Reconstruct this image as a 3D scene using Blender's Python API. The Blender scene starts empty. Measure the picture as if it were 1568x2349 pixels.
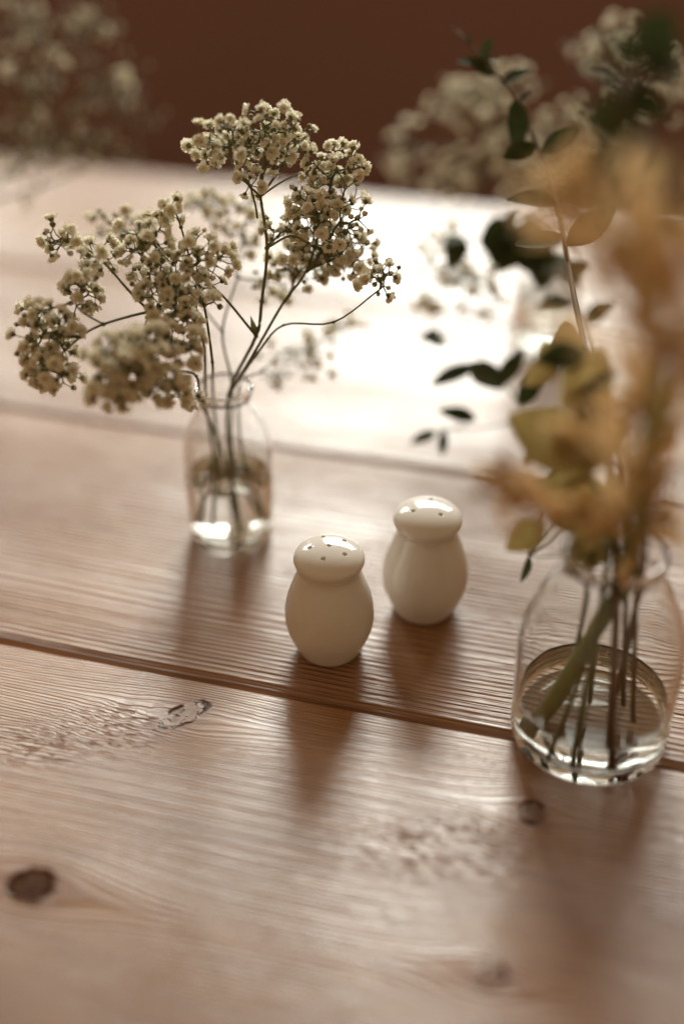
import bpy, bmesh, math, random
import numpy as np
from mathutils import Vector, Matrix, Quaternion

R = math.radians
rng = random.Random(11)
sc = bpy.context.scene
col = sc.collection

# ------------------------------------------------------------------ camera
LENS, PITCH, CAM_H = 45.0, 35.5, 0.4354
FPX, PW, PH = 2940.0, 1568.0, 2348.0          # focal length in the pixels used for measuring
cd = bpy.data.cameras.new('camera')
cam = bpy.data.objects.new('camera', cd)
col.objects.link(cam)
cam.location = (0, 0, CAM_H)
cam.rotation_euler = (R(90 - PITCH), 0, 0)
cd.sensor_fit = 'HORIZONTAL'
cd.sensor_width = 24.0
cd.lens = LENS
cd.clip_start = 0.02
cd.clip_end = 100
cd.dof.use_dof = True
cd.dof.focus_distance = 0.622
cd.dof.aperture_fstop = 1.35
cd.dof.aperture_blades = 0
sc.camera = cam

# ------------------------------------------------------------------ world and window light
w = bpy.data.worlds.new('World')
sc.world = w
w.use_nodes = True
bg = w.node_tree.nodes['Background']
bg.inputs[0].default_value = (0.90, 0.59, 0.33, 1)
bg.inputs[1].default_value = 0.40

WALL_Y = 3.0


def window_lamp(x0, x1, z0, z1, radiance, colour):
    l = bpy.data.lights.new('window_light', 'AREA')
    l.shape = 'RECTANGLE'
    l.size, l.size_y = x1 - x0, z1 - z0
    l.energy = radiance * math.pi * (x1 - x0) * (z1 - z0)
    l.color = colour
    o = bpy.data.objects.new('window_light', l)
    col.objects.link(o)
    o.location = ((x0 + x1) / 2, WALL_Y - 0.02, (z0 + z1) / 2)
    o.rotation_euler = (R(-90), 0, 0)
    return o


DAY = (0.97, 1.0, 0.93)
# three casements above the wall, the middle one looking straight at open sky
for x0, x1, k in ((-0.22, 0.62, 1.0), (0.70, 1.45, 0.36), (-1.55, -0.85, 0.42)):
    window_lamp(x0, x1, 0.46, 0.98, 5.0 * k, DAY)
    window_lamp(x0, x1, 1.02, 1.80, 46.0 * k, DAY)

sc.view_settings.view_transform = 'Standard'
sc.view_settings.look = 'None'
sc.view_settings.gamma = 1.0
sc.view_settings.exposure = 0.0
cy = sc.cycles
cy.use_denoising = True
cy.max_bounces = 20
cy.transmission_bounces = 18
cy.glossy_bounces = 8
cy.diffuse_bounces = 5
cy.transparent_max_bounces = 16
cy.sample_clamp_indirect = 6.0
cy.blur_glossy = 0.5

# ------------------------------------------------------------------ photo pixel -> point in the place
TH = R(PITCH)
FW = Vector((0, math.cos(TH), -math.sin(TH)))
UP = Vector((0, math.sin(TH), math.cos(TH)))
RT = Vector((1, 0, 0))
CP = Vector((0, 0, CAM_H))


def D(x, y, d):
    """pixel at a known distance along the view axis"""
    return CP + FW * d + RT * ((x - PW / 2) / FPX * d) + UP * ((PH / 2 - y) / FPX * d)


def T(x, y, z=0.0):
    """pixel on the level z above the table top"""
    r = FW * FPX + RT * (x - PW / 2) + UP * (PH / 2 - y)
    return CP + r * ((z - CAM_H) / r.z)


# ------------------------------------------------------------------ helpers
def empty(name, loc=(0, 0, 0), rz=0.0):
    o = bpy.data.objects.new(name, None)
    o.empty_display_size = 0.02
    col.objects.link(o)
    o.location = loc
    o.rotation_euler = (0, 0, rz)
    return o


def tag(o, label, cat, group=None):
    o['label'] = label
    o['category'] = cat
    if group:
        o['group'] = group
    return o


def obj(name, me, mats, parent=None):
    o = bpy.data.objects.new(name, me)
    col.objects.link(o)
    if mats and not me.materials:
        for m in (mats if isinstance(mats, (list, tuple)) else [mats]):
            me.materials.append(m)
    o.parent = parent
    return o


def mesh(name, v, f, mi=None, smooth=True):
    me = bpy.data.meshes.new(name)
    me.from_pydata(v, [], f)
    if smooth:
        me.polygons.foreach_set('use_smooth', [True] * len(me.polygons))
    if mi is not None:
        me.polygons.foreach_set('material_index', mi)
    me.update()
    return me


def lathe(name, prof, n=72, closed=False):
    """prof: list of (r, z); r = 0 gives a pole"""
    v, f, rows = [], [], []
    for r, z in prof:
        if r < 1e-7:
            rows.append([len(v)])
            v.append((0, 0, z))
        else:
            rows.append(list(range(len(v), len(v) + n)))
            v += [(r * math.cos(2 * math.pi * k / n), r * math.sin(2 * math.pi * k / n), z) for k in range(n)]
    pairs = list(zip(rows[:-1], rows[1:]))
    if closed:
        pairs.append((rows[-1], rows[0]))
    for a, b in pairs:
        for k in range(n):
            k2 = (k + 1) % n
            if len(a) == 1 and len(b) == 1:
                continue
            if len(a) == 1:
                f.append((a[0], b[k2], b[k]))
            elif len(b) == 1:
                f.append((a[k], a[k2], b[0]))
            else:
                f.append((a[k], a[k2], b[k2], b[k]))
    return mesh(name, v, f)


def spline(ctrl, n=8):
    """Catmull-Rom through (r, z) pairs"""
    P = [Vector(c) for c in ctrl]
    out = []
    for i in range(len(P) - 1):
        p0 = P[i - 1] if i else P[0]
        p1, p2 = P[i], P[i + 1]
        p3 = P[i + 2] if i + 2 < len(P) else P[-1]
        for k in range(n):
            t = k / n
            q = 0.5 * ((2 * p1) + (p2 - p0) * t + (2 * p0 - 5 * p1 + 4 * p2 - p3) * t * t + (3 * p1 - p0 - 3 * p2 + p3) * t ** 3)
            out.append(q)
    out.append(P[-1])
    return out


class Tubes:
    def __init__(s):
        s.v, s.f = [], []

    def add(s, pts, r0, r1, n=6, knob=0.0):
        pts = [Vector(p) for p in pts]
        m = len(pts)
        base = len(s.v)
        ref = Vector((0.31, 0.2, 0.93))
        for i, p in enumerate(pts):
            d = (pts[min(i + 1, m - 1)] - pts[max(i - 1, 0)])
            d = d.normalized() if d.length > 1e-9 else Vector((0, 0, 1))
            a = d.cross(ref)
            a = a.normalized() if a.length > 1e-4 else Vector((1, 0, 0))
            b = d.cross(a)
            r = r0 + (r1 - r0) * i / max(m - 1, 1)
            for k in range(n):
                t = 2 * math.pi * k / n
                s.v.append(tuple(p + a * (r * math.cos(t)) + b * (r * math.sin(t))))
        for i in range(m - 1):
            for k in range(n):
                k2 = (k + 1) % n
                s.f.append((base + i * n + k, base + i * n + k2, base + (i + 1) * n + k2, base + (i + 1) * n + k))
        s.f.append(tuple(base + k for k in reversed(range(n))))
        s.f.append(tuple(base + (m - 1) * n + k for k in range(n)))

    def ball(s, c, r):
        base = len(s.v)
        rows = [(-1, 0), (-0.5, 0.87), (0.5, 0.87), (1, 0)]
        n = 6
        for h, q in rows:
            for k in range(n):
                t = 2 * math.pi * k / n
                s.v.append((c[0] + r * q * math.cos(t), c[1] + r * q * math.sin(t), c[2] + r * h))
        for i in range(3):
            for k in range(n):
                k2 = (k + 1) % n
                s.f.append((base + i * n + k, base + i * n + k2, base + (i + 1) * n + k2, base + (i + 1) * n + k))

    def build(s, name, m, parent):
        return obj(name, mesh(name, s.v, s.f), m, parent)


# ------------------------------------------------------------------ node maths
class S:
    """a float socket with arithmetic"""
    nt = None

    def __init__(s, sock):
        s.k = sock

    @staticmethod
    def op(o, *a, clamp=False):
        n = S.nt.nodes.new('ShaderNodeMath')
        n.operation = o
        n.use_clamp = clamp
        for i, x in enumerate(a):
            if isinstance(x, S):
                S.nt.links.new(x.k, n.inputs[i])
            else:
                n.inputs[i].default_value = x
        return S(n.outputs[0])

    def __add__(s, o): return S.op('ADD', s, o)
    __radd__ = __add__
    def __sub__(s, o): return S.op('SUBTRACT', s, o)
    def __rsub__(s, o): return S.op('SUBTRACT', o, s)
    def __mul__(s, o): return S.op('MULTIPLY', s, o)
    __rmul__ = __mul__
    def __truediv__(s, o): return S.op('DIVIDE', s, o)
    def exp(s): return S.op('EXPONENT', s)
    def sin(s): return S.op('SINE', s)
    def sqrt(s): return S.op('SQRT', s)
    def abs(s): return S.op('ABSOLUTE', s)
    def pow(s, p): return S.op('POWER', s, p)
    def clamp(s): return S.op('ADD', s, 0.0, clamp=True)

    def step(s, a, b):
        n = S.nt.nodes.new('ShaderNodeMapRange')
        n.interpolation_type = 'SMOOTHSTEP'
        S.nt.links.new(s.k, n.inputs[0])
        n.inputs[1].default_value = a
        n.inputs[2].default_value = b
        return S(n.outputs[0])


def noise(x, y, z=0.0, detail=2.0, rough=0.5, dist=0.0):
    c = S.nt.nodes.new('ShaderNodeCombineXYZ')
    for i, q in enumerate((x, y, z)):
        if isinstance(q, S):
            S.nt.links.new(q.k, c.inputs[i])
        else:
            c.inputs[i].default_value = q
    n = S.nt.nodes.new('ShaderNodeTexNoise')
    n.inputs['Scale'].default_value = 1.0
    n.inputs['Detail'].default_value = detail
    n.inputs['Roughness'].default_value = rough
    n.inputs['Distortion'].default_value = dist
    S.nt.links.new(c.outputs[0], n.inputs['Vector'])
    return S(n.outputs[0])


def mixc(fac, a, b):
    n = S.nt.nodes.new('ShaderNodeMix')
    n.data_type = 'RGBA'
    if isinstance(fac, S):
        S.nt.links.new(fac.k, n.inputs[0])
    else:
        n.inputs[0].default_value = fac
    for i, q in ((6, a), (7, b)):
        if isinstance(q, tuple):
            n.inputs[i].default_value = (*q, 1)
        else:
            S.nt.links.new(q, n.inputs[i])
    return n.outputs[2]


def material(name):
    m = bpy.data.materials.new(name)
    m.use_nodes = True
    nt = m.node_tree
    S.nt = nt
    return m, nt, nt.nodes['Principled BSDF'], nt.nodes['Material Output']


def coords():
    tc = S.nt.nodes.new('ShaderNodeTexCoord')
    sx = S.nt.nodes.new('ShaderNodeSeparateXYZ')
    S.nt.links.new(tc.outputs['Object'], sx.inputs[0])
    return [S(sx.outputs[i]) for i in range(3)]


# ------------------------------------------------------------------ materials
def wood(name, seed, freq, relief, knots=(), flakes=(), tone=0.0):
    """brushed, waxed pine; u runs along the board, v across; knots: (u, v, size_u, size_v, darkness)"""
    m, nt, bs, out = material(name)
    u, v, z = coords()
    wv = v + (noise(u * 2.2, v * 5, seed) - 0.5) * 0.020 + (noise(u * 9, v * 30, seed + 3) - 0.5) * 0.0022
    kmask = None
    for (ku, kv, su, sv, dk, an) in knots:
        du, dv = u - ku, v - kv
        d2 = (du / (su * 4.2)).pow(2.0) + (dv / (sv * 2.6)).pow(2.0)
        g = (d2 * -1.0).exp()
        wv = wv - dv * g * 0.93
    fl = None
    for (ku, kv, su, sv, ang) in flakes:
        c, s = math.cos(ang), math.sin(ang)
        du, dv = u - ku, v - kv
        a = (du * c + dv * s) / su
        b = (dv * c - du * s) / sv
        g = ((a * a + b * b) * -1.0).exp()
        fl = g if fl is None else fl + g
    if fl is not None:
        wv = wv + (noise(u * 110, v * 200, seed + 9, detail=1.5) - 0.5) * fl * 0.0035 + (noise(u * 30, v * 60, seed + 19) - 0.5) * fl * 0.010
    vary = noise(u * 1.1, v * 16, seed + 5, detail=1.0)
    phase = wv * freq + vary * 9.0
    ring = (phase * 6.2832).sin() * 0.5 + 0.5
    fine = (phase * 6.2832 * 2.7 + 1.3).sin() * 0.5 + 0.5
    late = ring.pow(2.2)
    fib = noise(u * 26, v * 1500, seed + 1, detail=2.5, rough=0.6)
    pore = noise(u * 60, v * 900, seed + 2, detail=1.0)
    patch = noise(u * 3.2, v * 12, seed + 7, detail=2.0)
    along = noise(u * 20, wv * 250, seed + 4, detail=2.0)
    # colour
    c1 = mixc(late * 0.75 + fine * 0.10, (0.53, 0.262, 0.062), (0.25, 0.094, 0.014))
    c2 = mixc((fib - 0.32) * 1.3, (0.14, 0.045, 0.008), c1)
    c3 = mixc((patch - 0.35).clamp() * 1.1, c2, mixc(0.45, c2, (0.58, 0.28, 0.085)))
    c3 = mixc(tone, c3, (0.30, 0.115, 0.022))
    h = (late * relief + fine * relief * 0.25 + (fib - 0.5) * relief * 0.75 + (along - 0.5) * relief * 0.9)
    amt = noise(u * 4, v * 10, seed + 6, detail=1.0).step(0.25, 0.65) * 0.50 + 0.60
    h = h * amt
    if fl is not None:
        dash = noise(u * 150, wv * 620, seed + 10, detail=2.0).step(0.48, 0.64) * fl.step(0.10, 0.85)
        c3 = mixc(dash * 0.72, c3, (0.13, 0.045, 0.012))
        h = h + fl.clamp() * (noise(u * 75, v * 300, seed + 10, detail=2.0) - 0.5) * 0.00025 - dash * 0.00022
        kmask = dash * 0.75
    for (ku, kv, su, sv, dk, an) in knots:
        du, dv = (u - ku) * math.cos(an) + (v - kv) * math.sin(an), (v - kv) * math.cos(an) - (u - ku) * math.sin(an)
        wob = (noise(u * 140, v * 140, seed + 12, detail=2.0) - 0.5) * 0.65
        rad = ((du / su).pow(2.0) + (dv / sv).pow(2.0)).sqrt() + wob
        body = 1.0 - rad.step(0.75, 1.15)
        rim = (((rad - 0.92) * 7.0).pow(2.0) * -1.0).exp() * noise(u * 95, v * 95, seed + 15).step(0.44, 0.62)
        rg = ((rad * 16.0).sin() * 0.5 + 0.5) * body
        halo = 1.0 - rad.step(0.9, 2.6)
        pit = noise(u * 420, v * 420, seed + 16, detail=1.0).step(0.60, 0.68) * body
        c3 = mixc(halo * 0.45, c3, (0.17, 0.062, 0.026))
        c3 = mixc(body * 0.8, c3, mixc(dk, (0.34, 0.18, 0.10), (0.035, 0.016, 0.009)))
        c3 = mixc(rg * 0.35, c3, (0.10, 0.045, 0.02))
        c3 = mixc((rim * 0.85 + pit * 0.9).clamp(), c3, (0.022, 0.011, 0.007))
        kr = (halo * 0.35 + body * 0.65) * dk + rim * 0.7
        kr = kr if kmask is None else S.op('MAXIMUM', kmask, kr)
        kmask = kr
        h = h * (1.0 - body * 0.8) + body * 0.0004 - rim * 0.0014 - pit * 0.0010
    nt.links.new(c3, bs.inputs['Base Color'])
    rough = 0.37 + (fib - 0.5) * 0.16 + (1.0 - late) * 0.05
    if kmask is not None:
        rough = rough + kmask * 0.25
        nt.links.new((1.0 - kmask * 0.9).clamp().k, bs.inputs['Specular IOR Level'])
    nt.links.new(rough.k, bs.inputs['Roughness'])
    bs.inputs['Specular IOR Level'].default_value = 1.0
    bs.inputs['Coat Weight'].default_value = 0.5
    if kmask is not None:
        nt.links.new(((1.0 - kmask * 0.95).clamp() * 0.5).k, bs.inputs['Coat Weight'])
    bs.inputs['Coat Roughness'].default_value = 0.34
    b = nt.nodes.new('ShaderNodeBump')
    b.inputs['Strength'].default_value = 1.0
    b.inputs['Distance'].default_value = 1.0
    nt.links.new(h.k, b.inputs['Height'])
    nt.links.new(b.outputs[0], bs.inputs['Normal'])
    nt.links.new(b.outputs[0], bs.inputs['Coat Normal'])
    return m


def ceramic():
    m, nt, bs, out = material('glazed_porcelain')
    x, y, z = coords()
    n = noise(x * 90, y * 90, z * 90, detail=2.0)
    nt.links.new(mixc(n, (0.69, 0.64, 0.58), (0.74, 0.70, 0.65)), bs.inputs['Base Color'])
    bs.inputs['Roughness'].default_value = 0.07
    bs.inputs['Specular IOR Level'].default_value = 0.55
    b = nt.nodes.new('ShaderNodeBump')
    b.inputs['Strength'].default_value = 1.0
    b.inputs['Distance'].default_value = 1.0
    nt.links.new(((noise(x * 260, y * 260, z * 260) - 0.5) * 0.00004).k, b.inputs['Height'])
    nt.links.new(b.outputs[0], bs.inputs['Normal'])
    return m


def clear(name, ior, tint, bumpy=0.0):
    m, nt, bs, out = material(name)
    bs.inputs['Base Color'].default_value = (*tint, 1)
    bs.inputs['Roughness'].default_value = 0.0
    bs.inputs['IOR'].default_value = ior
    bs.inputs['Transmission Weight'].default_value = 1.0
    if bumpy:
        x, y, z = coords()
        b = nt.nodes.new('ShaderNodeBump')
        b.inputs['Strength'].default_value = 1.0
        b.inputs['Distance'].default_value = 1.0
        nt.links.new(((noise(x * 55, y * 55, z * 35) - 0.5) * bumpy).k, b.inputs['Height'])
        nt.links.new(b.outputs[0], bs.inputs['Normal'])
    return m


def leafy(name, a, b, trans, scale=220, rough=0.5, spec=0.35):
    """thin plant tissue: diffuse plus light let through"""
    m, nt, bs, out = material(name)
    x, y, z = coords()
    oi = nt.nodes.new('ShaderNodeObjectInfo')
    rnd = S(oi.outputs['Random'])
    n = noise(x * scale, y * scale, z * scale + rnd * 20.0, detail=2.0)
    c = mixc(((n - 0.3) * 1.2 + rnd * 0.6 - 0.2).clamp(), a, b)
    nt.links.new(c, bs.inputs['Base Color'])
    bs.inputs['Roughness'].default_value = rough
    bs.inputs['Specular IOR Level'].default_value = spec
    tr = nt.nodes.new('ShaderNodeBsdfTranslucent')
    nt.links.new(c, tr.inputs['Color'])
    mx = nt.nodes.new('ShaderNodeMixShader')
    mx.inputs[0].default_value = trans
    nt.links.new(bs.outputs[0], mx.inputs[1])
    nt.links.new(tr.outputs[0], mx.inputs[2])
    nt.links.new(mx.outputs[0], out.inputs['Surface'])
    return m


def plain(name, a, b, scale, rough, spec=0.3):
    m, nt, bs, out = material(name)
    x, y, z = coords()
    nt.links.new(mixc(noise(x * scale, y * scale, z * scale, detail=3.0), a, b), bs.inputs['Base Color'])
    bs.inputs['Roughness'].default_value = rough
    bs.inputs['Specular IOR Level'].default_value = spec
    return m


M_PETAL = leafy('cream_petals', (0.82, 0.77, 0.61), (0.90, 0.87, 0.76), 0.45, 300, 0.7, 0.2)
M_CALYX = leafy('olive_calyx', (0.12, 0.10, 0.035), (0.20, 0.19, 0.075), 0.15, 300)
M_STEM = plain('olive_stem', (0.085, 0.085, 0.026), (0.16, 0.17, 0.06), 120, 0.5)
M_STEMG = plain('pale_green_stem', (0.16, 0.18, 0.06), (0.25, 0.27, 0.10), 90, 0.45)
M_TWIG = plain('brown_twig', (0.09, 0.045, 0.02), (0.16, 0.085, 0.035), 150, 0.6)
M_LEAF = leafy('dark_green_leaf', (0.030, 0.040, 0.014), (0.070, 0.080, 0.028), 0.25, 160, 0.7, 0.08)
M_OLIVE = leafy('golden_olive_leaf', (0.34, 0.24, 0.09), (0.42, 0.33, 0.12), 0.5, 160, 0.6, 0.2)
M_OCHRE = leafy('ochre_plume', (0.66, 0.44, 0.20), (0.78, 0.57, 0.31), 0.45, 60, 0.8, 0.1)
M_RUST = leafy('rusty_plume', (0.36, 0.19, 0.06), (0.46, 0.27, 0.10), 0.40, 60, 0.8, 0.1)
M_GLASS = clear('clear_glass', 1.48, (0.985, 0.99, 0.985), 0.00035)
M_WATER = clear('clear_water', 1.333, (0.985, 0.985, 0.96))
M_CER = ceramic()

# ------------------------------------------------------------------ the table and what lies beyond it
ANG = R(-15.0)
UD = Vector((math.cos(ANG), math.sin(ANG), 0))
VD = Vector((-math.sin(ANG), math.cos(ANG), 0))


def uv(x, y):
    p = T(x, y)
    return p.dot(UD), p.dot(VD)


table = empty('table', (0, 0, 0), ANG)
tag(table, 'waxed brown pine plank table with brushed grain, under bottles and shakers', 'table')
table.location = (0, 0, 0)


def board(name, u0, u1, v0, v1, z0, z1, bev, m):
    """a plank with rounded long edges and a few cross sections"""
    prof = [(v0 + 0.003, z0), (v0, z0 + 0.003), (v0, z1 - bev * 0.75), (v0 + bev * 0.10, z1 - bev * 0.60),
            (v0 + bev * 0.50, z1 - bev * 0.30), (v0 + bev * 0.80, z1 - bev * 0.10), (v0 + bev * 0.95, z1 - bev * 0.02), (v0 + bev * 1.1, z1)]
    b2 = 0.0012
    for k in range(5):
        t = math.pi / 2 - k / 4 * math.pi / 2
        prof.append((v1 - b2 + b2 * math.cos(t), z1 - b2 + b2 * math.sin(t)))
    prof += [(v1, z0 + 0.003), (v1 - bev * 0.5, z0)]
    n = len(prof)
    us = [u0, (u0 + u1) / 2, u1]
    V = [(uu, a, b) for uu in us for a, b in prof]
    F = []
    for i in range(len(us) - 1):
        for k in range(n):
            k2 = (k + 1) % n
            F.append((i * n + k, (i + 1) * n + k, (i + 1) * n + k2, i * n + k2))
    F.append(tuple(range(n)))
    F.append(tuple((len(us) - 1) * n + k for k in reversed(range(n))))
    me = mesh(name, V, F)
    me.set_sharp_from_angle(angle=R(35))
    return obj(name, me, m, table)


k1, k2, k3, k4 = uv(420, 1640), uv(1221, 1864), uv(72, 2035), uv(1122, 2242)
f1, f2 = uv(200, 1685), uv(1010, 1950)
seams = [0.0, 0.213, 0.433, 0.6455, 0.852, 1.068]
mats = [
    wood('pine_board_near', 3.1, 380, 0.00018),
    wood('pine_board_knotty', 11.7, 470, 0.00019,
         knots=((k1[0], k1[1], 0.0125, 0.0062, 0.15, R(48)), (k2[0], k2[1], 0.0060, 0.0070, 0.60, 0.3),
                (k3[0], k3[1], 0.0105, 0.0085, 1.0, 0.0), (k4[0], k4[1], 0.0070, 0.0060, 0.40, 0.5)),
         flakes=((f1[0], f1[1], 0.052, 0.019, R(28)), (f2[0], f2[1], 0.050, 0.020, R(18)))),
    wood('pine_board_ridged', 23.3, 270, 0.00060, tone=0.22),
    wood('pine_board_middle', 31.9, 220, 0.00042),
    wood('pine_board_far', 47.2, 250, 0.00028, tone=0.1),
]
for i in range(5):
    board('plank', -1.15, 1.05, seams[i] + 0.0006, seams[i + 1] - 0.0006, -0.034, 0.0, 0.0070 if i < 3 else 0.0052, mats[i])
M_FRAME = plain('table_frame_wood', (0.20, 0.085, 0.04), (0.28, 0.13, 0.06), 20, 0.5)


def box(name, lo, hi, m, parent):
    bm = bmesh.new()
    bmesh.ops.create_cube(bm, size=1.0)
    for vv in bm.verts:
        vv.co = Vector([lo[i] + (vv.co[i] + 0.5) * (hi[i] - lo[i]) for i in range(3)])
    bmesh.ops.bevel(bm, geom=bm.edges[:], offset=0.004, segments=2, affect='EDGES')
    me = bpy.data.meshes.new(name)
    bm.to_mesh(me)
    bm.free()
    return obj(name, me, m, parent)


for uu in (-0.95, 0.85):
    for vv in (0.08, 0.99):
        box('leg', (uu - 0.035, vv - 0.035, -0.75), (uu + 0.035, vv + 0.035, -0.036), M_FRAME, table)
for vv in (0.08, 0.99):
    box('apron', (-0.9, vv - 0.012, -0.13), (0.8, vv + 0.012, -0.037), M_FRAME, table)

M_FLOOR = plain('brown_floor', (0.13, 0.060, 0.038), (0.17, 0.085, 0.055), 3, 0.6, 0.2)
M_WALL = plain('brown_wall', (0.25, 0.150, 0.125), (0.30, 0.178, 0.148), 2, 0.7, 0.2)
fl = obj('floor', mesh('floor', [(-4, -2, -0.75), (4, -2, -0.75), (4, WALL_Y, -0.75), (-4, WALL_Y, -0.75)], [(0, 1, 2, 3)]), M_FLOOR)
fl['kind'] = 'structure'
wl = obj('wall', mesh('wall', [(-4, WALL_Y, -0.75), (4, WALL_Y, -0.75), (4, WALL_Y, 0.42), (-4, WALL_Y, 0.42),
                               (-4, WALL_Y + 0.15, -0.75), (4, WALL_Y + 0.15, -0.75), (4, WALL_Y + 0.15, 0.42), (-4, WALL_Y + 0.15, 0.42)],
                      [(0, 1, 2, 3), (3, 2, 6, 7), (5, 4, 7, 6), (1, 5, 6, 2), (4, 0, 3, 7)], smooth=False), M_WALL)
wl['kind'] = 'structure'


# ------------------------------------------------------------------ shakers
def shaker(name, label, loc, holes, rz):
    root = empty(name, loc, rz)
    tag(root, label, 'shaker')
    body = spline([(0.0150, 0.0006), (0.0163, 0.0022), (0.0192, 0.0090), (0.0216, 0.0165), (0.0222, 0.0235), (0.0213, 0.0320),
                   (0.0188, 0.0405), (0.0164, 0.0470), (0.0155, 0.0500), (0.0154, 0.0515), (0.0156, 0.0526), (0.0161, 0.0538)], 7)
    prof = [(0.0, 0.0028), (0.0122, 0.0026), (0.0132, 0.0003), (0.0146, 0.0)] + [tuple(p) for p in body]
    prof += [(0.0140, 0.0546), (0.0, 0.0546)]
    obj('body', lathe('shaker_body', prof, 96), M_CER, root)
    prof = [(0.0, 0.0512), (0.0130, 0.0514)]
    for k in range(44):
        t = R(-45 + 133 * k / 43)
        prof.append((0.0174 * math.cos(t), 0.0572 + 0.0080 * math.sin(t)))
    prof.append((0.0, 0.0652))
    me = lathe('shaker_cap', prof, 96)
    bm = bmesh.new()
    bm.from_mesh(me)
    hp = [(r * math.cos(a), r * math.sin(a)) for r, a in holes]

    def near(co, rad):
        return co.z > 0.0595 and any(math.hypot(co.x - a, co.y - b) < rad for a, b in hp)
    bmesh.ops.triangulate(bm, faces=[f for f in bm.faces if f.calc_center_median().z > 0.0592])
    for rad in (0.0024, 0.0018, 0.0014):
        ed = [e for e in bm.edges if near((e.verts[0].co + e.verts[1].co) / 2, rad)]
        bmesh.ops.subdivide_edges(bm, edges=ed, cuts=1)
        bmesh.ops.triangulate(bm, faces=[f for f in bm.faces if len(f.verts) > 3 and f.calc_center_median().z > 0.0592])
    for vv in bm.verts:
        if vv.co.z > 0.0595:
            d = min(math.hypot(vv.co.x - a, vv.co.y - b) for a, b in hp)
            if d < 0.0012:
                t = max(0.0, min(1.0, (0.0012 - d) / 0.00055))
                vv.co.z -= 0.0060 * t * t * (3 - 2 * t)
    bm.normal_update()
    for f in bm.faces:
        f.smooth = True
    bm.to_mesh(me)
    bm.free()
    obj('cap', me, M_CER, root)
    return root


six = [(0.0, 0.0)] + [(0.0092, R(37 + 72 * k)) for k in range(5)]
three = [(0.0080, R(77 + 120 * k)) for k in range(3)]
pL, pR = T(756, 1485), T(971, 1392)
shaker('table_shaker', 'white porcelain shaker with six holes pierced in its cap', pL, six, 0)
shaker('table_shaker', 'white porcelain shaker with three holes pierced in its cap', pR, three, 0)


# ------------------------------------------------------------------ bottles
def bottle(name, label, loc, ctrl, wall, base_t, level, wlabel, n=80):
    """ctrl: outer profile from base corner to lip"""
    outer = spline(ctrl, 7)
    H = outer[-1].y
    inner = []
    for i, p in enumerate(outer):
        a = outer[max(i - 1, 0)]
        b = outer[min(i + 1, len(outer) - 1)]
        t = (b - a).normalized()
        q = Vector((p.x - t.y * wall, p.y + t.x * wall))
        if q.y > base_t + 0.003 and q.y < H - wall * 0.2:
            inner.append(q)
    rin = inner[0].x
    prof = [(0.0, 0.0022), (ctrl[0][0] * 0.72, 0.0020), (ctrl[0][0] * 0.9, 0.0003)] + [tuple(p) for p in outer]
    prof += [(outer[-1].x - wall * 0.45, H + wall * 0.35)]
    prof += [tuple(q) for q in reversed(inner)]
    prof += [(rin - 0.0009, base_t + 0.0012), (rin - 0.003, base_t + 0.0002), (rin * 0.5, base_t + 0.0006), (0.0, base_t + 0.0010)]
    o = obj(name, lathe(name, prof, n), M_GLASS)
    o.location = loc
    tag(o, label, 'bottle')
    # water pressed a hair into the glass so that no air gap shows
    e = 0.00025
    ins = [q for q in inner if q.y < level]
    wp = [(0.0, base_t + 0.0010 - e), (rin * 0.5, base_t + 0.0006 - e), (rin - 0.003, base_t + 0.0002 - e), (rin - 0.0009 + e, base_t + 0.0012 - e)]
    wp += [(q.x + e, q.y) for q in ins]
    rl = ins[-1].x + e
    wp += [(rl, level), (rl - 0.0008, level - 0.0005), (rl - 0.002, level - 0.0008), (0.0, level - 0.0008)]
    wo = obj('water', lathe('water', wp, n), M_WATER)
    wo.location = loc
    tag(wo, wlabel, 'water')
    return o


SMALL = [(0.0205, 0.0), (0.0222, 0.0012), (0.0230, 0.0045), (0.0236, 0.020), (0.0243, 0.040), (0.0244, 0.054), (0.0232, 0.065),
         (0.0196, 0.0755), (0.0150, 0.0830), (0.0138, 0.0865), (0.0140, 0.0890), (0.0155, 0.0915), (0.0158, 0.0940), (0.0150, 0.0955)]
LARGE = [(0.0335, 0.0), (0.0357, 0.0015), (0.0367, 0.0055), (0.0368, 0.025), (0.0374, 0.048), (0.0358, 0.063), (0.0312, 0.078),
         (0.0255, 0.0895), (0.0216, 0.0945), (0.0207, 0.0975), (0.0209, 0.1000), (0.0226, 0.1030), (0.0228, 0.1060), (0.0218, 0.1075)]
B1, B2 = T(533, 1220), T(1347, 1676)
B3, B4 = T(1245, 790), T(-150, 775)
bottle('glass_bottle', 'small clear glass bottle with narrow neck standing behind the two shakers', B1, SMALL, 0.0017, 0.005, 0.041,
       'clear water filling the lower half of the small bottle')
bottle('glass_bottle', 'large clear glass bottle with wide shoulders holding the ochre plumes', B2, LARGE, 0.0021, 0.006, 0.0245,
       'shallow clear water around cut stem ends in the large bottle')
bottle('glass_bottle', 'clear glass bottle behind the large one, hidden under leaves and cream flowers', B3, SMALL, 0.0017, 0.005, 0.040,
       'clear water in the bottle behind the large bottle')
bottle('glass_bottle', 'clear glass bottle by the far table side, below the dim cream flowers', B4, SMALL, 0.0017, 0.005, 0.038,
       'clear water in the bottle by the far table side')


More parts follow.
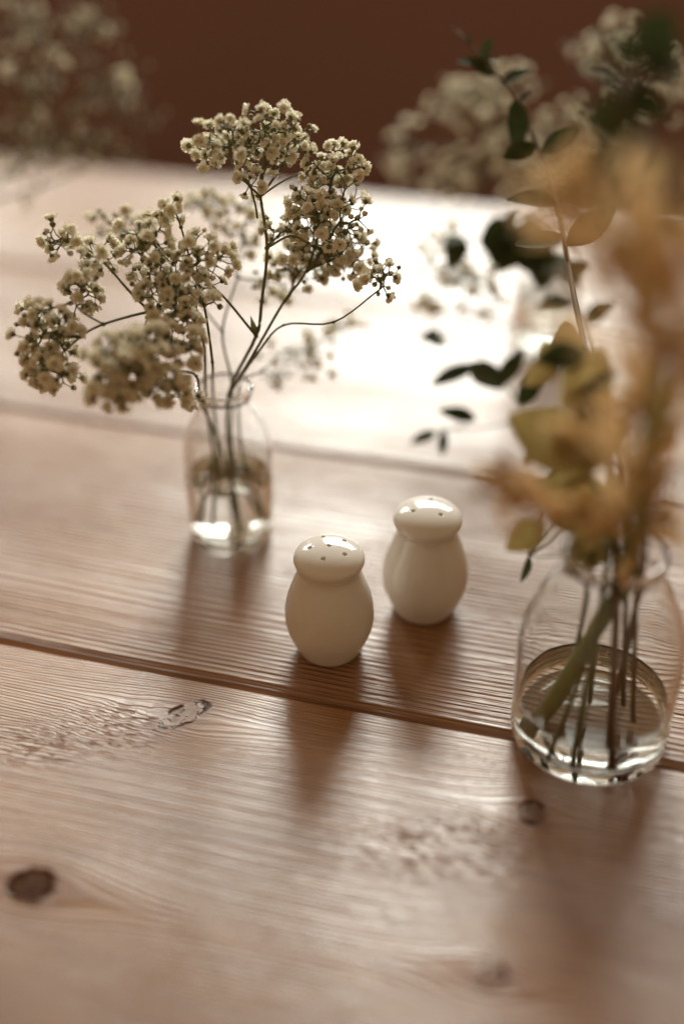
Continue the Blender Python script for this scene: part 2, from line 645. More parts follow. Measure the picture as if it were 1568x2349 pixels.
# ------------------------------------------------------------------ baby's breath
def flower_mesh(seed, op):
    """a double blossom: rings of small notched petals over a cup of sepals; about 5.5 mm across"""
    r = random.Random(seed)
    v, f, mi = [], [], []
    for ring, (n, tilt, ln, z0) in enumerate(((8, op, 0.0029, 0.0012), (7, op + 24, 0.0026, 0.0014), (6, op + 44, 0.0021, 0.0016), (4, op + 62, 0.0016, 0.0018))):
        for k in range(n):
            a = 2 * math.pi * (k + 0.5 * ring) / n + r.uniform(-0.25, 0.25)
            e = R(tilt + r.uniform(-12, 12))
            L = ln * r.uniform(0.8, 1.15)
            wd = L * r.uniform(0.36, 0.50)
            d = Vector((math.cos(a) * math.cos(e), math.sin(a) * math.cos(e), math.sin(e)))
            s = Vector((-math.sin(a), math.cos(a), 0))
            up = d.cross(s) * -1
            o = Vector((0, 0, z0)) + Vector((math.cos(a), math.sin(a), 0)) * 0.0003
            curl = r.uniform(-0.25, 0.45) * L
            b = len(v)
            tw = r.uniform(-0.4, 0.4)
            s2 = s + up * tw
            pts = [o, o + d * L * 0.55 - s2 * wd + up * curl * 0.2, o + d * L * 0.6 - up * 0.0002, o + d * L * 0.55 + s2 * wd + up * curl * 0.2,
                   o + d * L - s2 * wd * 0.8 - up * curl, o + d * L * 0.9 - up * curl, o + d * L * 1.02 + s2 * wd * 0.7 - up * curl]
            v += [tuple(p) for p in pts]
            f += [(b, b + 1, b + 2), (b, b + 2, b + 3), (b + 1, b + 4, b + 5, b + 2), (b + 2, b + 5, b + 6, b + 3)]
            mi += [0] * 4
    b = len(v)
    rows = [(0.0003, -0.0003), (0.0010, 0.0003), (0.00125, 0.0013), (0.0015, 0.0019)]
    for q, (rr, z) in enumerate(rows):
        for k in range(5):
            t = 2 * math.pi * k / 5
            v.append((rr * math.cos(t), rr * math.sin(t), z))
    for q in range(3):
        for k in range(5):
            k2 = (k + 1) % 5
            f.append((b + q * 5 + k, b + q * 5 + k2, b + q * 5 + 5 + k2, b + q * 5 + 5 + k))
            mi.append(1)
    me = mesh('flower', v, f, mi, smooth=False)
    me.materials.append(M_PETAL)
    me.materials.append(M_CALYX)
    return me


def bud_mesh(seed):
    v, f, mi = [], [], []
    rows = [(0.0002, -0.0003, 1), (0.0008, 0.0001, 1), (0.00125, 0.0009, 1), (0.00120, 0.0015, 1), (0.0009, 0.0021, 0), (0.0003, 0.0025, 0)]
    for rr, z, q in rows:
        for k in range(7):
            t = 2 * math.pi * k / 7
            j = 1 + 0.12 * math.sin(3 * t + seed)
            v.append((rr * j * math.cos(t), rr * j * math.sin(t), z))
    for q in range(5):
        for k in range(7):
            k2 = (k + 1) % 7
            f.append((q * 7 + k, q * 7 + k2, q * 7 + 7 + k2, q * 7 + 7 + k))
            mi.append(1 if q < 3 else 0)
    f.append(tuple(35 + k for k in range(7)))
    mi.append(0)
    me = mesh('bud', v, f, mi)
    me.materials.append(M_PETAL)
    me.materials.append(M_CALYX)
    return me


FLOWERS = [flower_mesh(s, o) for s, o in ((1, 8), (2, 18), (3, 0), (4, 26), (5, 12), (6, -6))]
BUDS = [bud_mesh(s) for s in (1, 2)]
GYP = 'sprigs of small cream flowers'


def bent(a, b, n=4, k=0.10, r=None):
    r = r or rng
    a, b = Vector(a), Vector(b)
    L = (b - a).length
    off = Vector((r.uniform(-1, 1), r.uniform(-1, 1), r.uniform(-1, 0.4))) * L * k
    return [a.lerp(b, t / n) + off * (4 * (t / n) * (1 - t / n)) for t in range(n + 1)]


def smooth_path(pts, n=5):
    P = [Vector(p) for p in pts]
    out = []
    for i in range(len(P) - 1):
        p0 = P[i - 1] if i else P[0] * 2 - P[1]
        p1, p2 = P[i], P[i + 1]
        p3 = P[i + 2] if i + 2 < len(P) else P[-1] * 2 - P[-2]
        for k in range(n):
            t = k / n
            out.append(0.5 * ((2 * p1) + (p2 - p0) * t + (2 * p0 - 5 * p1 + 4 * p2 - p3) * t * t + (3 * p1 - p0 - 3 * p2 + p3) * t ** 3))
    out.append(P[-1])
    return out


def sprig(label, base, stems, clusters, seed, fs=0.95, budp=0.33, group=GYP):
    """stems: (points, r0, r1); clusters: (centre, (rx, ry, rz), count, root point)"""
    r = random.Random(seed)
    root = empty('baby_breath_sprig', base)
    tag(root, label, 'flower sprig', group)
    base = Vector(base)
    tb = Tubes()
    for pts, r0, r1 in stems:
        P = smooth_path([Vector(p) - base for p in pts])
        tb.add(P, r0, r1, 7)
        for p in pts[1:-1]:
            tb.ball(Vector(p) - base, r0 * 1.25)
    flowers, share = [], []

    def grow(p, pts, depth):
        if len(pts) == 1:
            q = pts[0]
            path = bent(p, q, 3, 0.14, r)
            tb.add(path, 0.00033, 0.00026, 4)
            d = (path[-1] - path[-2]).normalized()
            flowers.append((q, d))
            return
        A = np.array([tuple(x) for x in pts])
        c = A.mean(0)
        U, s, Vt = np.linalg.svd(A - c, full_matrices=False)
        key = (A - c) @ Vt[0]
        order = np.argsort(key)
        node = p.lerp(Vector(c), r.uniform(0.40, 0.62) if depth else r.uniform(0.5, 0.65))
        rad = 0.00028 + 0.00011 * math.sqrt(len(pts))
        tb.add(bent(p, node, 3, 0.07, r), rad, rad * 0.85, 5)
        tb.ball(node, rad * 1.35)
        cut = len(pts) // 2 if len(pts) < 5 or r.random() < 0.6 else len(pts) // 3
        cut = max(1, cut)
        grow(node, [pts[i] for i in order[:cut]], depth + 1)
        grow(node, [pts[i] for i in order[cut:]], depth + 1)

    for centre, rad, n, rootp, *bp in clusters:
        pts = []
        f0 = len(flowers)
        tries = 0
        while len(pts) < n and tries < n * 60:
            tries += 1
            q = Vector((r.gauss(0, 1), r.gauss(0, 1), r.gauss(0, 1)))
            q = q.normalized() * (r.random() ** 0.40)
            q = Vector(centre) - base + RT * (q.x * rad[0]) + UP * (q.y * rad[1]) + FW * (q.z * rad[2])
            if all((q - o).length > 0.0042 for o in pts):
                pts.append(q)
        if pts:
            grow(Vector(rootp) - base, pts, 0)
        share += [bp[0] if bp else budp] * (len(flowers) - f0)
    tb.build('stem', M_STEM, root)
    for (q, d), bsh in zip(flowers, share):
        bud = r.random() < bsh
        me = r.choice(BUDS) if bud else r.choice(FLOWERS)
        o = bpy.data.objects.new('bud' if bud else 'flower', me)
        col.objects.link(o)
        o.parent = root
        d = (d + Vector((0, 0, 0.25)) + Vector((r.gauss(0, 0.25), r.gauss(0, 0.25), r.gauss(0, 0.25)))).normalized()
        qr = d.to_track_quat('Z', 'Y') @ Quaternion((0, 0, 1), r.uniform(0, 6.28))
        s = r.uniform(0.90, 1.32) * fs
        o.matrix_basis = Matrix.LocRotScale(q, qr, Vector((s, s, s * r.uniform(0.85, 1.1))))
    return root


def px(c, d, rx, ry, rz, n, rt, *bp):
    """cluster given by photo pixel, distance and pixel radii"""
    return (D(c[0], c[1], d), (rx / FPX * d, ry / FPX * d, rz), int(n * 1.15), rt, *bp)


foot = [B1 + Vector(p) for p in ((0.004, -0.006, 0.007), (-0.012, 0.004, 0.008), (0.010, 0.008, 0.008), (-0.008, -0.010, 0.012), (0.014, -0.004, 0.02), (0.0, 0.012, 0.008))]
neck = lambda dx, dy: B1 + Vector((dx, dy, 0.093))

# tallest sprig: main stalk, its right-hand limbs and the left side shoot
n0 = neck(0.003, -0.004)
a1, a2, a3, a4 = D(587, 770, 0.640), D(600, 690, 0.634), D(612, 568, 0.628), D(597, 450, 0.624)
b1, b2, b3 = D(652, 690, 0.638), D(702, 622, 0.640), D(735, 520, 0.642)
c1, c2, c3 = D(650, 745, 0.640), D(765, 738, 0.628), D(872, 662, 0.620)
e1, e2 = D(522, 690, 0.624), D(484, 652, 0.620)
s1 = sprig('tallest sprig of cream flowers in the small bottle, its crown above the others', B1,
           [([foot[0], B1 + Vector((0.001, 0.0, 0.05)), n0, a1, a2, a3, a4], 0.0011, 0.0007),
            ([n0, D(585, 805, 0.642), b1, b2, b3], 0.0008, 0.0006),
            ([n0, D(590, 810, 0.645), c1, c2, c3], 0.0007, 0.0004),
            ([a1, e1, e2], 0.0007, 0.0005),
            ([a4, D(556, 405, 0.620), D(545, 345, 0.618)], 0.0006, 0.0004),
            ([a3, D(665, 540, 0.622), D(705, 556, 0.62)], 0.0006, 0.0005),
            ([a4, D(640, 420, 0.628), D(690, 395, 0.632)], 0.0005, 0.0004)],
           [px((520, 330), 0.612, 88, 62, 0.020, 46, D(545, 345, 0.618)),
            px((625, 310), 0.618, 80, 68, 0.024, 48, a4),
            px((685, 320), 0.632, 50, 48, 0.020, 16, a4),
            px((570, 430), 0.62, 36, 40, 0.012, 7, D(590, 500, 0.626)),
            px((765, 385), 0.630, 72, 52, 0.020, 40, b3),
            px((720, 475), 0.632, 70, 58, 0.022, 48, b3),
            px((745, 560), 0.640, 82, 60, 0.024, 58, b2),
            px((800, 570), 0.645, 60, 70, 0.020, 26, b2, 0.4),
            px((660, 520), 0.640, 60, 50, 0.020, 20, a3, 0.3),
            px((800, 500), 0.632, 62, 90, 0.018, 26, b2, 0.5),
            px((690, 610), 0.655, 75, 48, 0.02, 34, b1),
            px((876, 632), 0.618, 56, 50, 0.012, 17, c3, 0.62)], 101)
# leaf-like bracts at the joint of the tallest sprig
bm_v, bm_f = [], []
for (A, Bp, wd) in ((a1, D(574, 722, 0.636), 0.0016), (a1, D(600, 740, 0.640), 0.0009)):
    A, Bp = A - B1, Bp - B1
    dd = (Bp - A)
    sd = dd.cross(FW).normalized() * wd
    k = len(bm_v)
    bm_v += [tuple(A - sd * 0.4), tuple(A + sd * 0.4), tuple(A + dd * 0.4 + sd), tuple(A + dd * 0.4 - sd), tuple(Bp), tuple(A + dd * 0.4 + FW * 0.0006)]
    bm_f += [(k, k + 1, k + 5), (k + 1, k + 2, k + 5), (k + 2, k + 4, k + 5), (k + 4, k + 3, k + 5), (k + 3, k, k + 5)]
obj('bract', mesh('bract', bm_v, bm_f), M_CALYX, s1)

# far-left spreading sprig
n1 = neck(-0.009, -0.006)
l0, l1, l2 = D(430, 704, 0.628), D(343, 714, 0.612), D(237, 743, 0.606)
sprig('low sprig of cream flowers spreading widest from the small bottle towards the far side bouquet', B1,
      [([foot[1], B1 + Vector((-0.008, 0.0, 0.05)), n1, D(466, 780, 0.634), l0, l1, l2, D(185, 772, 0.602), D(120, 830, 0.598)], 0.0010, 0.0005),
       ([l1, D(292, 662, 0.612), D(238, 602, 0.612), D(165, 548, 0.612), D(112, 556, 0.61)], 0.0007, 0.0004),
       ([l2, D(190, 716, 0.600), D(168, 690, 0.598)], 0.0005, 0.0004),
       ([l1, D(322, 772, 0.606), D(300, 820, 0.60)], 0.0005, 0.0004)],
      [px((112, 770), 0.602, 80, 78, 0.018, 46, D(185, 772, 0.602)),
       px((122, 850), 0.598, 66, 56, 0.016, 26, D(120, 830, 0.598)),
       px((82, 715), 0.606, 34, 36, 0.012, 10, D(168, 690, 0.598)),
       px((185, 665), 0.606, 46, 70, 0.016, 24, D(190, 716, 0.600)),
       px((225, 585), 0.612, 52, 52, 0.016, 14, D(238, 602, 0.612)),
       px((135, 555), 0.610, 58, 40, 0.012, 15, D(112, 556, 0.61)),
       px((118, 508), 0.61, 6, 6, 0.003, 1, D(140, 548, 0.611))], 102, 1.0, 0.3)

# middle-left sprig
n2 = neck(-0.006, 0.002)
g1, g2, g3 = D(468, 700, 0.624), D(440, 610, 0.618), D(415, 520, 0.614)
sprig('upright dense sprig of cream flowers between the tallest and the widest sprig', B1,
      [([foot[3], B1 + Vector((-0.005, -0.003, 0.05)), n2, D(487, 830, 0.636), g1, g2, g3, D(398, 475, 0.612)], 0.0009, 0.0004),
       ([g1, D(400, 640, 0.614), D(350, 590, 0.612)], 0.0006, 0.0004),
       ([g2, D(380, 580, 0.612), D(355, 545, 0.612)], 0.0005, 0.0004)],
      [px((392, 480), 0.612, 28, 24, 0.010, 8, D(398, 475, 0.612)),
       px((335, 560), 0.612, 72, 72, 0.018, 36, D(355, 545, 0.612)),
       px((370, 640), 0.608, 80, 66, 0.020, 44, D(400, 640, 0.614)),
       px((470, 590), 0.612, 66, 58, 0.018, 32, g2),
       px((455, 660), 0.616, 58, 46, 0.018, 14, g1),
       px((400, 735), 0.606, 66, 48, 0.018, 30, D(400, 640, 0.614)),
       px((485, 690), 0.61, 24, 16, 0.006, 3, g1)], 103)

# low front sprig, in front of the focus
n3 = neck(-0.011, -0.009)
h1, h2 = D(408, 848, 0.592), D(340, 830, 0.578)
sprig('drooping brownish sprig hanging lowest over the small bottle shoulder', B1,
      [([foot[5], B1 + Vector((-0.002, 0.0, 0.05)), n3, D(450, 862, 0.612), h1, h2, D(285, 850, 0.570)], 0.0008, 0.0005),
       ([h1, D(395, 790, 0.590), D(375, 750, 0.586)], 0.0005, 0.0004)],
      [px((272, 830), 0.566, 74, 66, 0.016, 50, D(285, 850, 0.570)),
       px((330, 800), 0.572, 66, 56, 0.016, 34, h2),
       px((255, 900), 0.566, 56, 46, 0.014, 20, D(285, 850, 0.570)),
       px((370, 880), 0.574, 64, 48, 0.016, 24, h2),
       px((420, 790), 0.590, 56, 48, 0.014, 18, D(395, 790, 0.590)),
       px((425, 905), 0.600, 44, 30, 0.010, 9, h1)], 104, 1.02, 0.15)

# back sprigs
n4 = neck(0.004, 0.006)
sprig('blurred pale sprig rising behind the middle of the small bottle bunch', B1,
      [([foot[2], B1 + Vector((0.002, 0.004, 0.05)), n4, D(510, 760, 0.676), D(545, 635, 0.690), D(560, 560, 0.70)], 0.0009, 0.0005),
       ([D(545, 635, 0.690), D(500, 560, 0.705), D(480, 500, 0.712)], 0.0006, 0.0004),
       ([D(510, 760, 0.676), D(410, 640, 0.690), D(330, 560, 0.690)], 0.0006, 0.0004)],
      [px((480, 470), 0.712, 52, 36, 0.02, 20, D(480, 500, 0.712)),
       px((560, 520), 0.700, 70, 70, 0.02, 26, D(560, 560, 0.70)),
       px((280, 525), 0.688, 95, 42, 0.02, 30, D(330, 560, 0.690)),
       px((640, 640), 0.690, 70, 60, 0.02, 16, D(545, 635, 0.690))], 105)
n5 = neck(0.008, 0.004)
sprig('blurred sparse sprig drooping low behind the small bottle neck, towards the shakers', B1,
      [([foot[4], B1 + Vector((0.008, 0.0, 0.05)), n5, D(600, 850, 0.690), D(660, 800, 0.715), D(720, 790, 0.735)], 0.0008, 0.0004)],
      [px((690, 810), 0.735, 95, 52, 0.02, 20, D(660, 800, 0.715)),
       px((790, 755), 0.745, 60, 36, 0.02, 10, D(720, 790, 0.735)),
       px((640, 860), 0.73, 50, 30, 0.012, 7, D(600, 850, 0.69)),
       px((735, 850), 0.735, 26, 26, 0.01, 3, D(720, 790, 0.735))], 106, 0.95, 0.4)

# bouquet behind the large bottle
n6 = B3 + Vector((0, 0, 0.094))
sprig('blurred cream sprig arching over the table edge behind the large bottle', B3,
      [([B3 + Vector((0.004, 0, 0.008)), n6, D(1230, 440, 0.86), D(1130, 340, 0.86), D(1010, 330, 0.87)], 0.0011, 0.0006),
       ([D(1230, 440, 0.86), D(1190, 300, 0.86), D(1110, 230, 0.87)], 0.0008, 0.0006)],
      [px((930, 350), 0.88, 60, 80, 0.02, 16, D(1010, 330, 0.87)),
       px((1060, 230), 0.87, 90, 70, 0.03, 36, D(1110, 230, 0.87)),
       px((1170, 300), 0.86, 110, 80, 0.03, 40, D(1190, 300, 0.86)),
       px((1080, 400), 0.86, 110, 60, 0.03, 36, D(1130, 340, 0.86)),
       px((1230, 420), 0.85, 90, 60, 0.03, 34, D(1230, 440, 0.86)),
       px((1290, 330), 0.85, 90, 80, 0.03, 34, D(1230, 440, 0.86)),
       px((1180, 190), 0.87, 90, 50, 0.03, 22, D(1110, 230, 0.87))], 107, 1.1, 0.42)
sprig('blurred pale sprig hanging low in front of the bottle hidden by leaves', B3,
      [([B3 + Vector((-0.006, 0, 0.008)), n6 + Vector((-0.006, -0.004, 0)), D(1170, 560, 0.82), D(1080, 600, 0.80)], 0.0010, 0.0006)],
      [px((1020, 600), 0.80, 60, 90, 0.02, 30, D(1080, 600, 0.80)),
       px((1090, 660), 0.79, 70, 60, 0.02, 22, D(1080, 600, 0.80)),
       px((990, 690), 0.79, 40, 30, 0.015, 8, D(1080, 600, 0.80))], 108, 1.1, 0.2)
sprig('blurred dim sprig rising highest behind the ochre plumes', B3,
      [([B3 + Vector((0.008, 0.002, 0.008)), n6 + Vector((0.006, 0, 0)), D(1330, 420, 0.85), D(1400, 220, 0.85), D(1430, 60, 0.86)], 0.0011, 0.0006)],
      [px((1400, 110), 0.86, 100, 80, 0.03, 34, D(1430, 60, 0.86)),
       px((1380, 280), 0.85, 100, 80, 0.03, 30, D(1400, 220, 0.85)),
       px((1520, 180), 0.86, 70, 110, 0.03, 24, D(1430, 60, 0.86))], 109, 1.1, 0.45)

# bouquet at the far left
n7 = B4 + Vector((0, 0, 0.094))
sprig('dim blurred bunch of cream flowers reaching over the far table edge', B4,
      [([B4 + Vector((0.004, 0, 0.008)), n7, D(0, 420, 0.86), D(120, 300, 0.86), D(200, 220, 0.87)], 0.0012, 0.0007),
       ([n7, D(0, 455, 0.84), D(100, 425, 0.83), D(185, 392, 0.83)], 0.0010, 0.0007),
       ([D(0, 420, 0.86), D(60, 250, 0.87), D(90, 100, 0.88)], 0.0009, 0.0006)],
      [px((260, 200), 0.87, 100, 80, 0.03, 54, D(200, 220, 0.87)),
       px((330, 290), 0.88, 50, 70, 0.02, 6, D(200, 220, 0.87)),
       px((190, 330), 0.86, 110, 70, 0.03, 54, D(120, 300, 0.86)),
       px((270, 370), 0.85, 70, 30, 0.02, 8, D(185, 392, 0.83)),
       px((60, 330), 0.85, 90, 90, 0.03, 54, D(120, 300, 0.86)),
       px((90, 200), 0.86, 110, 90, 0.03, 56, D(60, 250, 0.87)),
       px((210, 70), 0.89, 80, 70, 0.03, 34, D(90, 100, 0.88)),
       px((70, 60), 0.88, 100, 80, 0.03, 54, D(90, 100, 0.88)),
       px((60, 455), 0.83, 10, 14, 0.005, 2, D(100, 425, 0.83))], 110, 1.0, 0.80)


# ------------------------------------------------------------------ leafy twigs and plumes in the large bottle
def leaf_mesh(name, ln, wd, bend, mat_, seed):
    r = random.Random(seed)
    v, f = [], []
    n = 7
    for i in range(n):
        t = i / (n - 1)
        wv = wd * (math.sin(math.pi * min(1, t * 0.94 + 0.03)) ** 0.8) * (1 - 0.25 * t)
        z = bend * ln * t * t
        x = ln * t
        v += [(x, -wv, z + wv * 0.28), (x, 0, z), (x, wv, z + wv * 0.28)]
    for i in range(n - 1):
        for k in range(2):
            a = i * 3 + k
            f.append((a, a + 3, a + 4, a + 1))
    me = mesh(name, v, f)
    me.materials.append(mat_)
    return me


LEAVES_D = [leaf_mesh('leaf', 0.019, 0.0055, b, M_LEAF, i) for i, b in enumerate((-0.2, 0.15, -0.45))]
LEAVES_O = [leaf_mesh('leaf', 0.024, 0.0085, b, M_OLIVE, i) for i, b in enumerate((-0.25, 0.1))]


def twig(label, base, path, r0, r1, leaves, mat_, seed, side=()):
    """leaves: (point on twig, tip point, scale of width, mesh set)"""
    r = random.Random(seed)
    root = empty('leafy_twig', base)
    tag(root, label, 'twig', 'leafy twigs in the large bottle')
    base = Vector(base)
    tb = Tubes()
    axis = smooth_path([Vector(p) - base for p in path], 6)
    tb.add(axis, r0, r1, 8)
    for a, b in side:
        tb.add(bent(Vector(a) - base, Vector(b) - base, 4, 0.08, r), r1, r1 * 0.6, 5)
    axis = axis[len(axis) // 4:] + [Vector(b) - base for a, b in side]
    lv = []
    for a, b, wsc, ms in leaves:
        a, b = Vector(a) - base, Vector(b) - base
        near = min(axis, key=lambda q: (q - a).length)
        if (near - a).length > 0.001:
            tb.add(bent(near, a, 4, 0.10, r), 0.00055, 0.0004, 5)
        d = b - a
        L = d.length
        me = r.choice(ms)
        o = bpy.data.objects.new('leaf', me)
        X = d.normalized()
        # blade faces a mix of up and towards the light
        Z = (Vector((r.uniform(-0.5, 0.5), r.uniform(-1.1, -0.2), 1.0)))
        Z = (Z - X * Z.dot(X)).normalized()
        Y = Z.cross(X)
        rot = Matrix((X, Y, Z)).transposed()
        ln = 0.019 if ms is LEAVES_D else 0.024
        lv.append((o, Matrix.LocRotScale(a, rot.to_quaternion(), Vector((L / ln, L / ln * wsc, L / ln)))))
    tb.build('stem', mat_, root)
    for o, mw in lv:
        col.objects.link(o)
        o.parent = root
        o.matrix_basis = mw
    return root


NK = B2 + Vector((0, 0, 0.100))
LD, LO = LEAVES_D, LEAVES_O
# upright dark twig whose tip stands clear above the cream flowers
p = [T(1398, 1752, 0.008), NK + Vector((0.002, 0.004, 0)), D(1385, 1000, 0.545), D(1320, 700, 0.615), D(1265, 420, 0.675), D(1180, 230, 0.70), D(1110, 140, 0.705), D(1050, 72, 0.705)]
lv = []
for (ax, ay, bx, by, d) in ((1050, 72, 1040, 60, 0.605), (1080, 105, 1065, 75, 0.604), (1105, 135, 1128, 85, 0.602), (1110, 140, 1140, 125, 0.598), (1115, 145, 1045, 150, 0.606),
                            (1140, 170, 1065, 140, 0.607), (1150, 190, 1215, 150, 0.600), (1180, 230, 1200, 330, 0.585), (1185, 235, 1220, 215, 0.60), (1230, 330, 1150, 370, 0.60),
                            (1240, 350, 1330, 300, 0.59), (1290, 540, 1180, 575, 0.585), (1300, 560, 1410, 480, 0.585), (1275, 470, 1180, 430, 0.60)):
    k = 0.10 if ay < 260 else (0.08 if ay < 400 else 0.045)
    lv.append((D(ax, ay, d + k), D(bx, by, d + k - 0.004), 1.0, LD))
twig('upright dark green leafy twig with reddish stem tip clear against the brown wall', B2, p, 0.0019, 0.0006, lv, M_TWIG, 1)
# twig arching out over the shakers with separate dark leaves
p = [B2 + Vector((-0.010, 0.010, 0.009)), NK + Vector((-0.008, 0.008, 0)), D(1300, 1130, 0.64), D(1210, 960, 0.715), D(1120, 830, 0.765), D(1010, 760, 0.785)]
lv = []
for (ax, ay, bx, by, d, ws) in ((1010, 760, 968, 772, 0.69, 1), (975, 770, 1022, 800, 0.68, 1.2), (1080, 830, 1146, 900, 0.665, 1.5), (1090, 835, 990, 895, 0.675, 0.8),
                                (1090, 960, 1012, 938, 0.66, 0.8), (1000, 990, 945, 1012, 0.67, 0.8), (1018, 985, 1008, 1050, 0.67, 0.7), (1190, 930, 1240, 850, 0.65, 1), (1150, 880, 1190, 800, 0.66, 1)):
    lv.append((D(ax, ay, d + 0.082), D(bx, by, d + 0.076), ws, LD))
twig('thin twig with separate small dark green leaves arching out above the three-hole shaker', B2, p, 0.0012, 0.0005, lv, M_STEM, 2,
     side=((D(1210, 960, 0.715), D(1010, 985, 0.752)),))
# dark, strongly bent twig in the gap above
p = [B2 + Vector((0.016, 0.002, 0.009)), NK + Vector((0.006, 0.006, 0)), D(1400, 960, 0.58), D(1340, 740, 0.70), D(1270, 610, 0.76), D(1170, 555, 0.77), D(1050, 545, 0.78)]
lv = []
for (ax, ay, bx, by, ws) in ((1060, 548, 1035, 590, 1.3), (1075, 550, 1030, 530, 1.2), (1100, 556, 1190, 525, 1.9), (1115, 566, 1215, 562, 2.0), (1160, 560, 1265, 545, 2.1), (1130, 552, 1200, 500, 1.4),
                             (1180, 575, 1270, 590, 1.8), (1235, 585, 1285, 640, 2.0), (1225, 580, 1250, 650, 1.6), (1255, 600, 1330, 620, 1.5), (1285, 640, 1350, 600, 1.2), (1310, 690, 1240, 700, 1.0),
                             (1340, 740, 1400, 690, 1.2), (1200, 570, 1145, 610, 1.1)):
    lv.append((D(ax, ay, 0.77), D(bx, by, 0.755), ws, LD))
twig('bent twig with clustered blackish leaves beside the ochre plume', B2, p, 0.0013, 0.0006, lv, M_TWIG, 3)
# golden olive leaves close above the neck
p = [T(1314, 1752, 0.008), NK + Vector((-0.004, -0.006, 0)), D(1390, 1190, 0.525), D(1345, 1060, 0.535), D(1330, 930, 0.54), D(1335, 800, 0.54)]
lv = []
for (ax, ay, bx, by, d, ws) in ((1330, 930, 1290, 810, 0.475, 1.3), (1332, 925, 1385, 800, 0.472, 1.3), (1335, 960, 1340, 850, 0.468, 2.0), (1345, 1060, 1160, 960, 0.49, 1.1), (1350, 1070, 1250, 960, 0.48, 1.3),
                                (1345, 1040, 1440, 960, 0.475, 1.2), (1390, 1190, 1230, 1110, 0.50, 1.3), (1380, 1150, 1290, 1180, 0.49, 1.2), (1390, 1200, 1260, 1210, 0.51, 1.0), (1395, 1210, 1300, 1320, 0.51, 1.0),
                                (1340, 1000, 1270, 1060, 0.47, 1.4), (1385, 1180, 1330, 1260, 0.50, 1.2), (1330, 1080, 1390, 1010, 0.47, 1.2)):
    lv.append((D(ax, ay, d + 0.05), D(bx, by, d + 0.045), ws, LO))
rl = random.Random(77)
for k in range(16):
    ax, ay = rl.uniform(1240, 1440), rl.uniform(800, 1220)
    an = rl.uniform(2.0, 5.2)
    ln = rl.uniform(55, 105)
    dd = rl.uniform(0.50, 0.60)
    lv.append((D(ax, ay, dd), D(ax + ln * math.cos(an), ay + ln * math.sin(an), dd - 0.004), rl.uniform(0.7, 1.3), LD if k % 5 == 0 else LO))
lv.append((D(1212, 1275, 0.575), D(1206, 1338, 0.575), 0.7, LD))
twig('short twig with broad golden olive leaves close above the large bottle neck', B2, p, 0.0014, 0.0007, lv, M_STEM, 4,
     side=((D(1395, 1210, 0.51), D(1212, 1275, 0.575)),))
# shaded twig at the far right
p = [B2 + Vector((0.018, -0.010, 0.012)), NK + Vector((0.010, 0, 0)), D(1480, 1000, 0.47), D(1500, 700, 0.45), D(1440, 420, 0.44), D(1420, 250, 0.44), D(1480, 120, 0.45)]
lv = []
for (ax, ay, bx, by, d, ws) in ((1440, 420, 1530, 350, 0.54, 1), (1430, 330, 1350, 240, 0.545, 1.1), (1425, 300, 1400, 200, 0.55, 1.0), (1420, 260, 1500, 165, 0.555, 0.8), (1470, 140, 1568, 90, 0.56, 1.0), (1440, 200, 1340, 130, 0.56, 1),
                                (1440, 420, 1350, 330, 0.54, 1.1), (1470, 560, 1560, 470, 0.53, 1.1), (1480, 600, 1400, 560, 0.52, 1.0), (1480, 120, 1470, 20, 0.565, 1.0), (1480, 130, 1560, 200, 0.56, 1), (1445, 440, 1540, 440, 0.53, 1.0), (1430, 300, 1500, 330, 0.55, 1.4), (1425, 280, 1440, 370, 0.55, 1.3), (1440, 220, 1530, 260, 0.55, 1.4), (1465, 150, 1420, 80, 0.55, 1.3), (1480, 120, 1540, 20, 0.55, 1.3), (1450, 470, 1530, 540, 0.54, 1.2)):
    lv.append((D(ax, ay, d - 0.105), D(bx, by, d - 0.113), ws * 1.2, LD))
twig('tall shaded green leafy twig rising behind the biggest ochre plume', B2, p, 0.0014, 0.0007, lv, M_TWIG, 5)


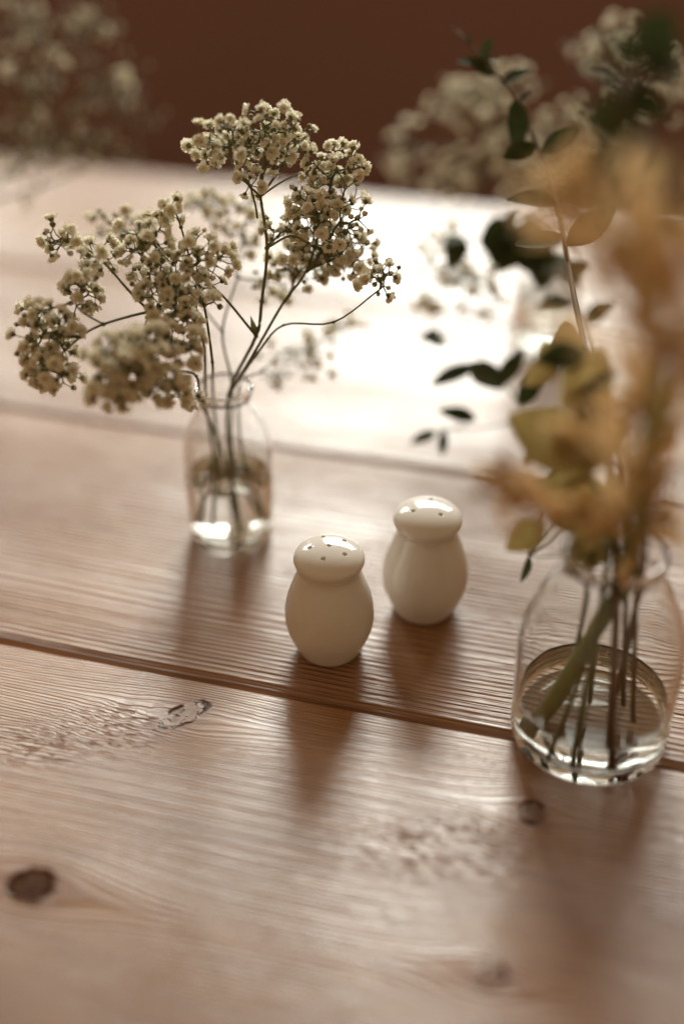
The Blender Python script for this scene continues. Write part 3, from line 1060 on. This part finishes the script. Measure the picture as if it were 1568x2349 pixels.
def plume(label, base, path, start, width, n, r0, seed, mat_stem=None):
    """feathery grass head: fine ochre spikelets along the upper part of a stalk"""
    r = random.Random(seed)
    root = empty('grass_plume', base)
    tag(root, label, 'plume', 'ochre plumes in the large bottle')
    base = Vector(base)
    P = smooth_path([Vector(q) - base for q in path], 10)
    tb = Tubes()
    tb.add(P, r0, r0 * 0.3, 10)
    tb.build('stem', mat_stem or M_STEMG, root)
    m = len(P)
    v, f, mi = [], [], []
    clumps = max(10, n // 16)
    for c in range(clumps):
        s = start + (1 - start) * ((c + r.random()) / clumps) ** 0.95
        k = min(int(s * (m - 1)), m - 2)
        o = P[k].lerp(P[k + 1], s * (m - 1) - k)
        ax = (P[k + 1] - P[k]).normalized()
        t = (s - start) / (1 - start)
        env = width * (math.sin(math.pi * (0.15 + 0.75 * t)) ** 0.8)
        d = Vector((r.gauss(0, 1), r.gauss(0, 1), r.gauss(0, 1)))
        d = (d - ax * d.dot(ax)).normalized()
        main = (d * r.uniform(0.25, 1.0) + ax * r.uniform(0.4, 1.1)).normalized()
        LL = env * r.uniform(0.6, 1.3)
        mat_i = 1 if r.random() < 0.3 else 0
        for q in range(16):
            e = r.random() ** 0.8
            oo = o + main * LL * e * 0.8 - Vector((0, 0, 1)) * LL * 0.15 * e * e
            dirn = (main + Vector((r.gauss(0, 0.33), r.gauss(0, 0.33), r.gauss(0, 0.33)))).normalized()
            L = LL * r.uniform(0.25, 0.5)
            sd = dirn.cross(Vector((r.gauss(0, 1), r.gauss(0, 1), r.gauss(0, 1)))).normalized() * r.uniform(0.0006, 0.0012)
            bb = len(v)
            q1, q2 = oo + dirn * L * 0.5, oo + dirn * L
            v += [tuple(oo - sd * 0.4), tuple(oo + sd * 0.4), tuple(q1 - sd), tuple(q1 + sd), tuple(q2)]
            f += [(bb, bb + 1, bb + 3, bb + 2), (bb + 2, bb + 3, bb + 4)]
            mi += [mat_i, mat_i]
    h = obj('plume_head', mesh('plume_head', v, f, mi), [M_OCHRE, M_RUST], root)
    h['kind'] = 'stuff'
    return root


plume('largest ochre feathery plume on a thick pale green stalk, bending over', B2,
      [T(1232, 1668, 0.008), B2 + Vector((-0.008, -0.004, 0.055)), NK + Vector((0.006, -0.002, 0.0)), D(1475, 1120, 0.45), D(1510, 900, 0.42), D(1500, 740, 0.41), D(1430, 560, 0.405), D(1320, 410, 0.405)],
      0.30, 0.040, 1250, 0.0043, 21)
plume('short ochre plume pointing sideways over the three-hole shaker', B2,
      [B2 + Vector((0.0, 0.004, 0.009)), NK + Vector((-0.004, -0.004, 0)), D(1400, 1230, 0.49), D(1330, 1160, 0.475), D(1240, 1120, 0.47), D(1160, 1110, 0.465)],
      0.46, 0.024, 420, 0.0010, 22, M_STEM)
plume('upright ochre plume leaning outwards past the tall shaded twig', B2,
      [B2 + Vector((0.014, 0.010, 0.009)), NK + Vector((0.012, -0.003, 0)), D(1490, 1120, 0.47), D(1545, 900, 0.44), D(1590, 650, 0.42), D(1610, 500, 0.42)],
      0.30, 0.036, 850, 0.0013, 23, M_TWIG)
plume('small ochre plume standing straight above the large bottle neck', B2,
      [T(1262, 1738, 0.008), NK + Vector((0.002, -0.002, 0)), D(1430, 1190, 0.48), D(1430, 1040, 0.46), D(1440, 900, 0.45)],
      0.34, 0.028, 560, 0.0011, 24, M_STEM)
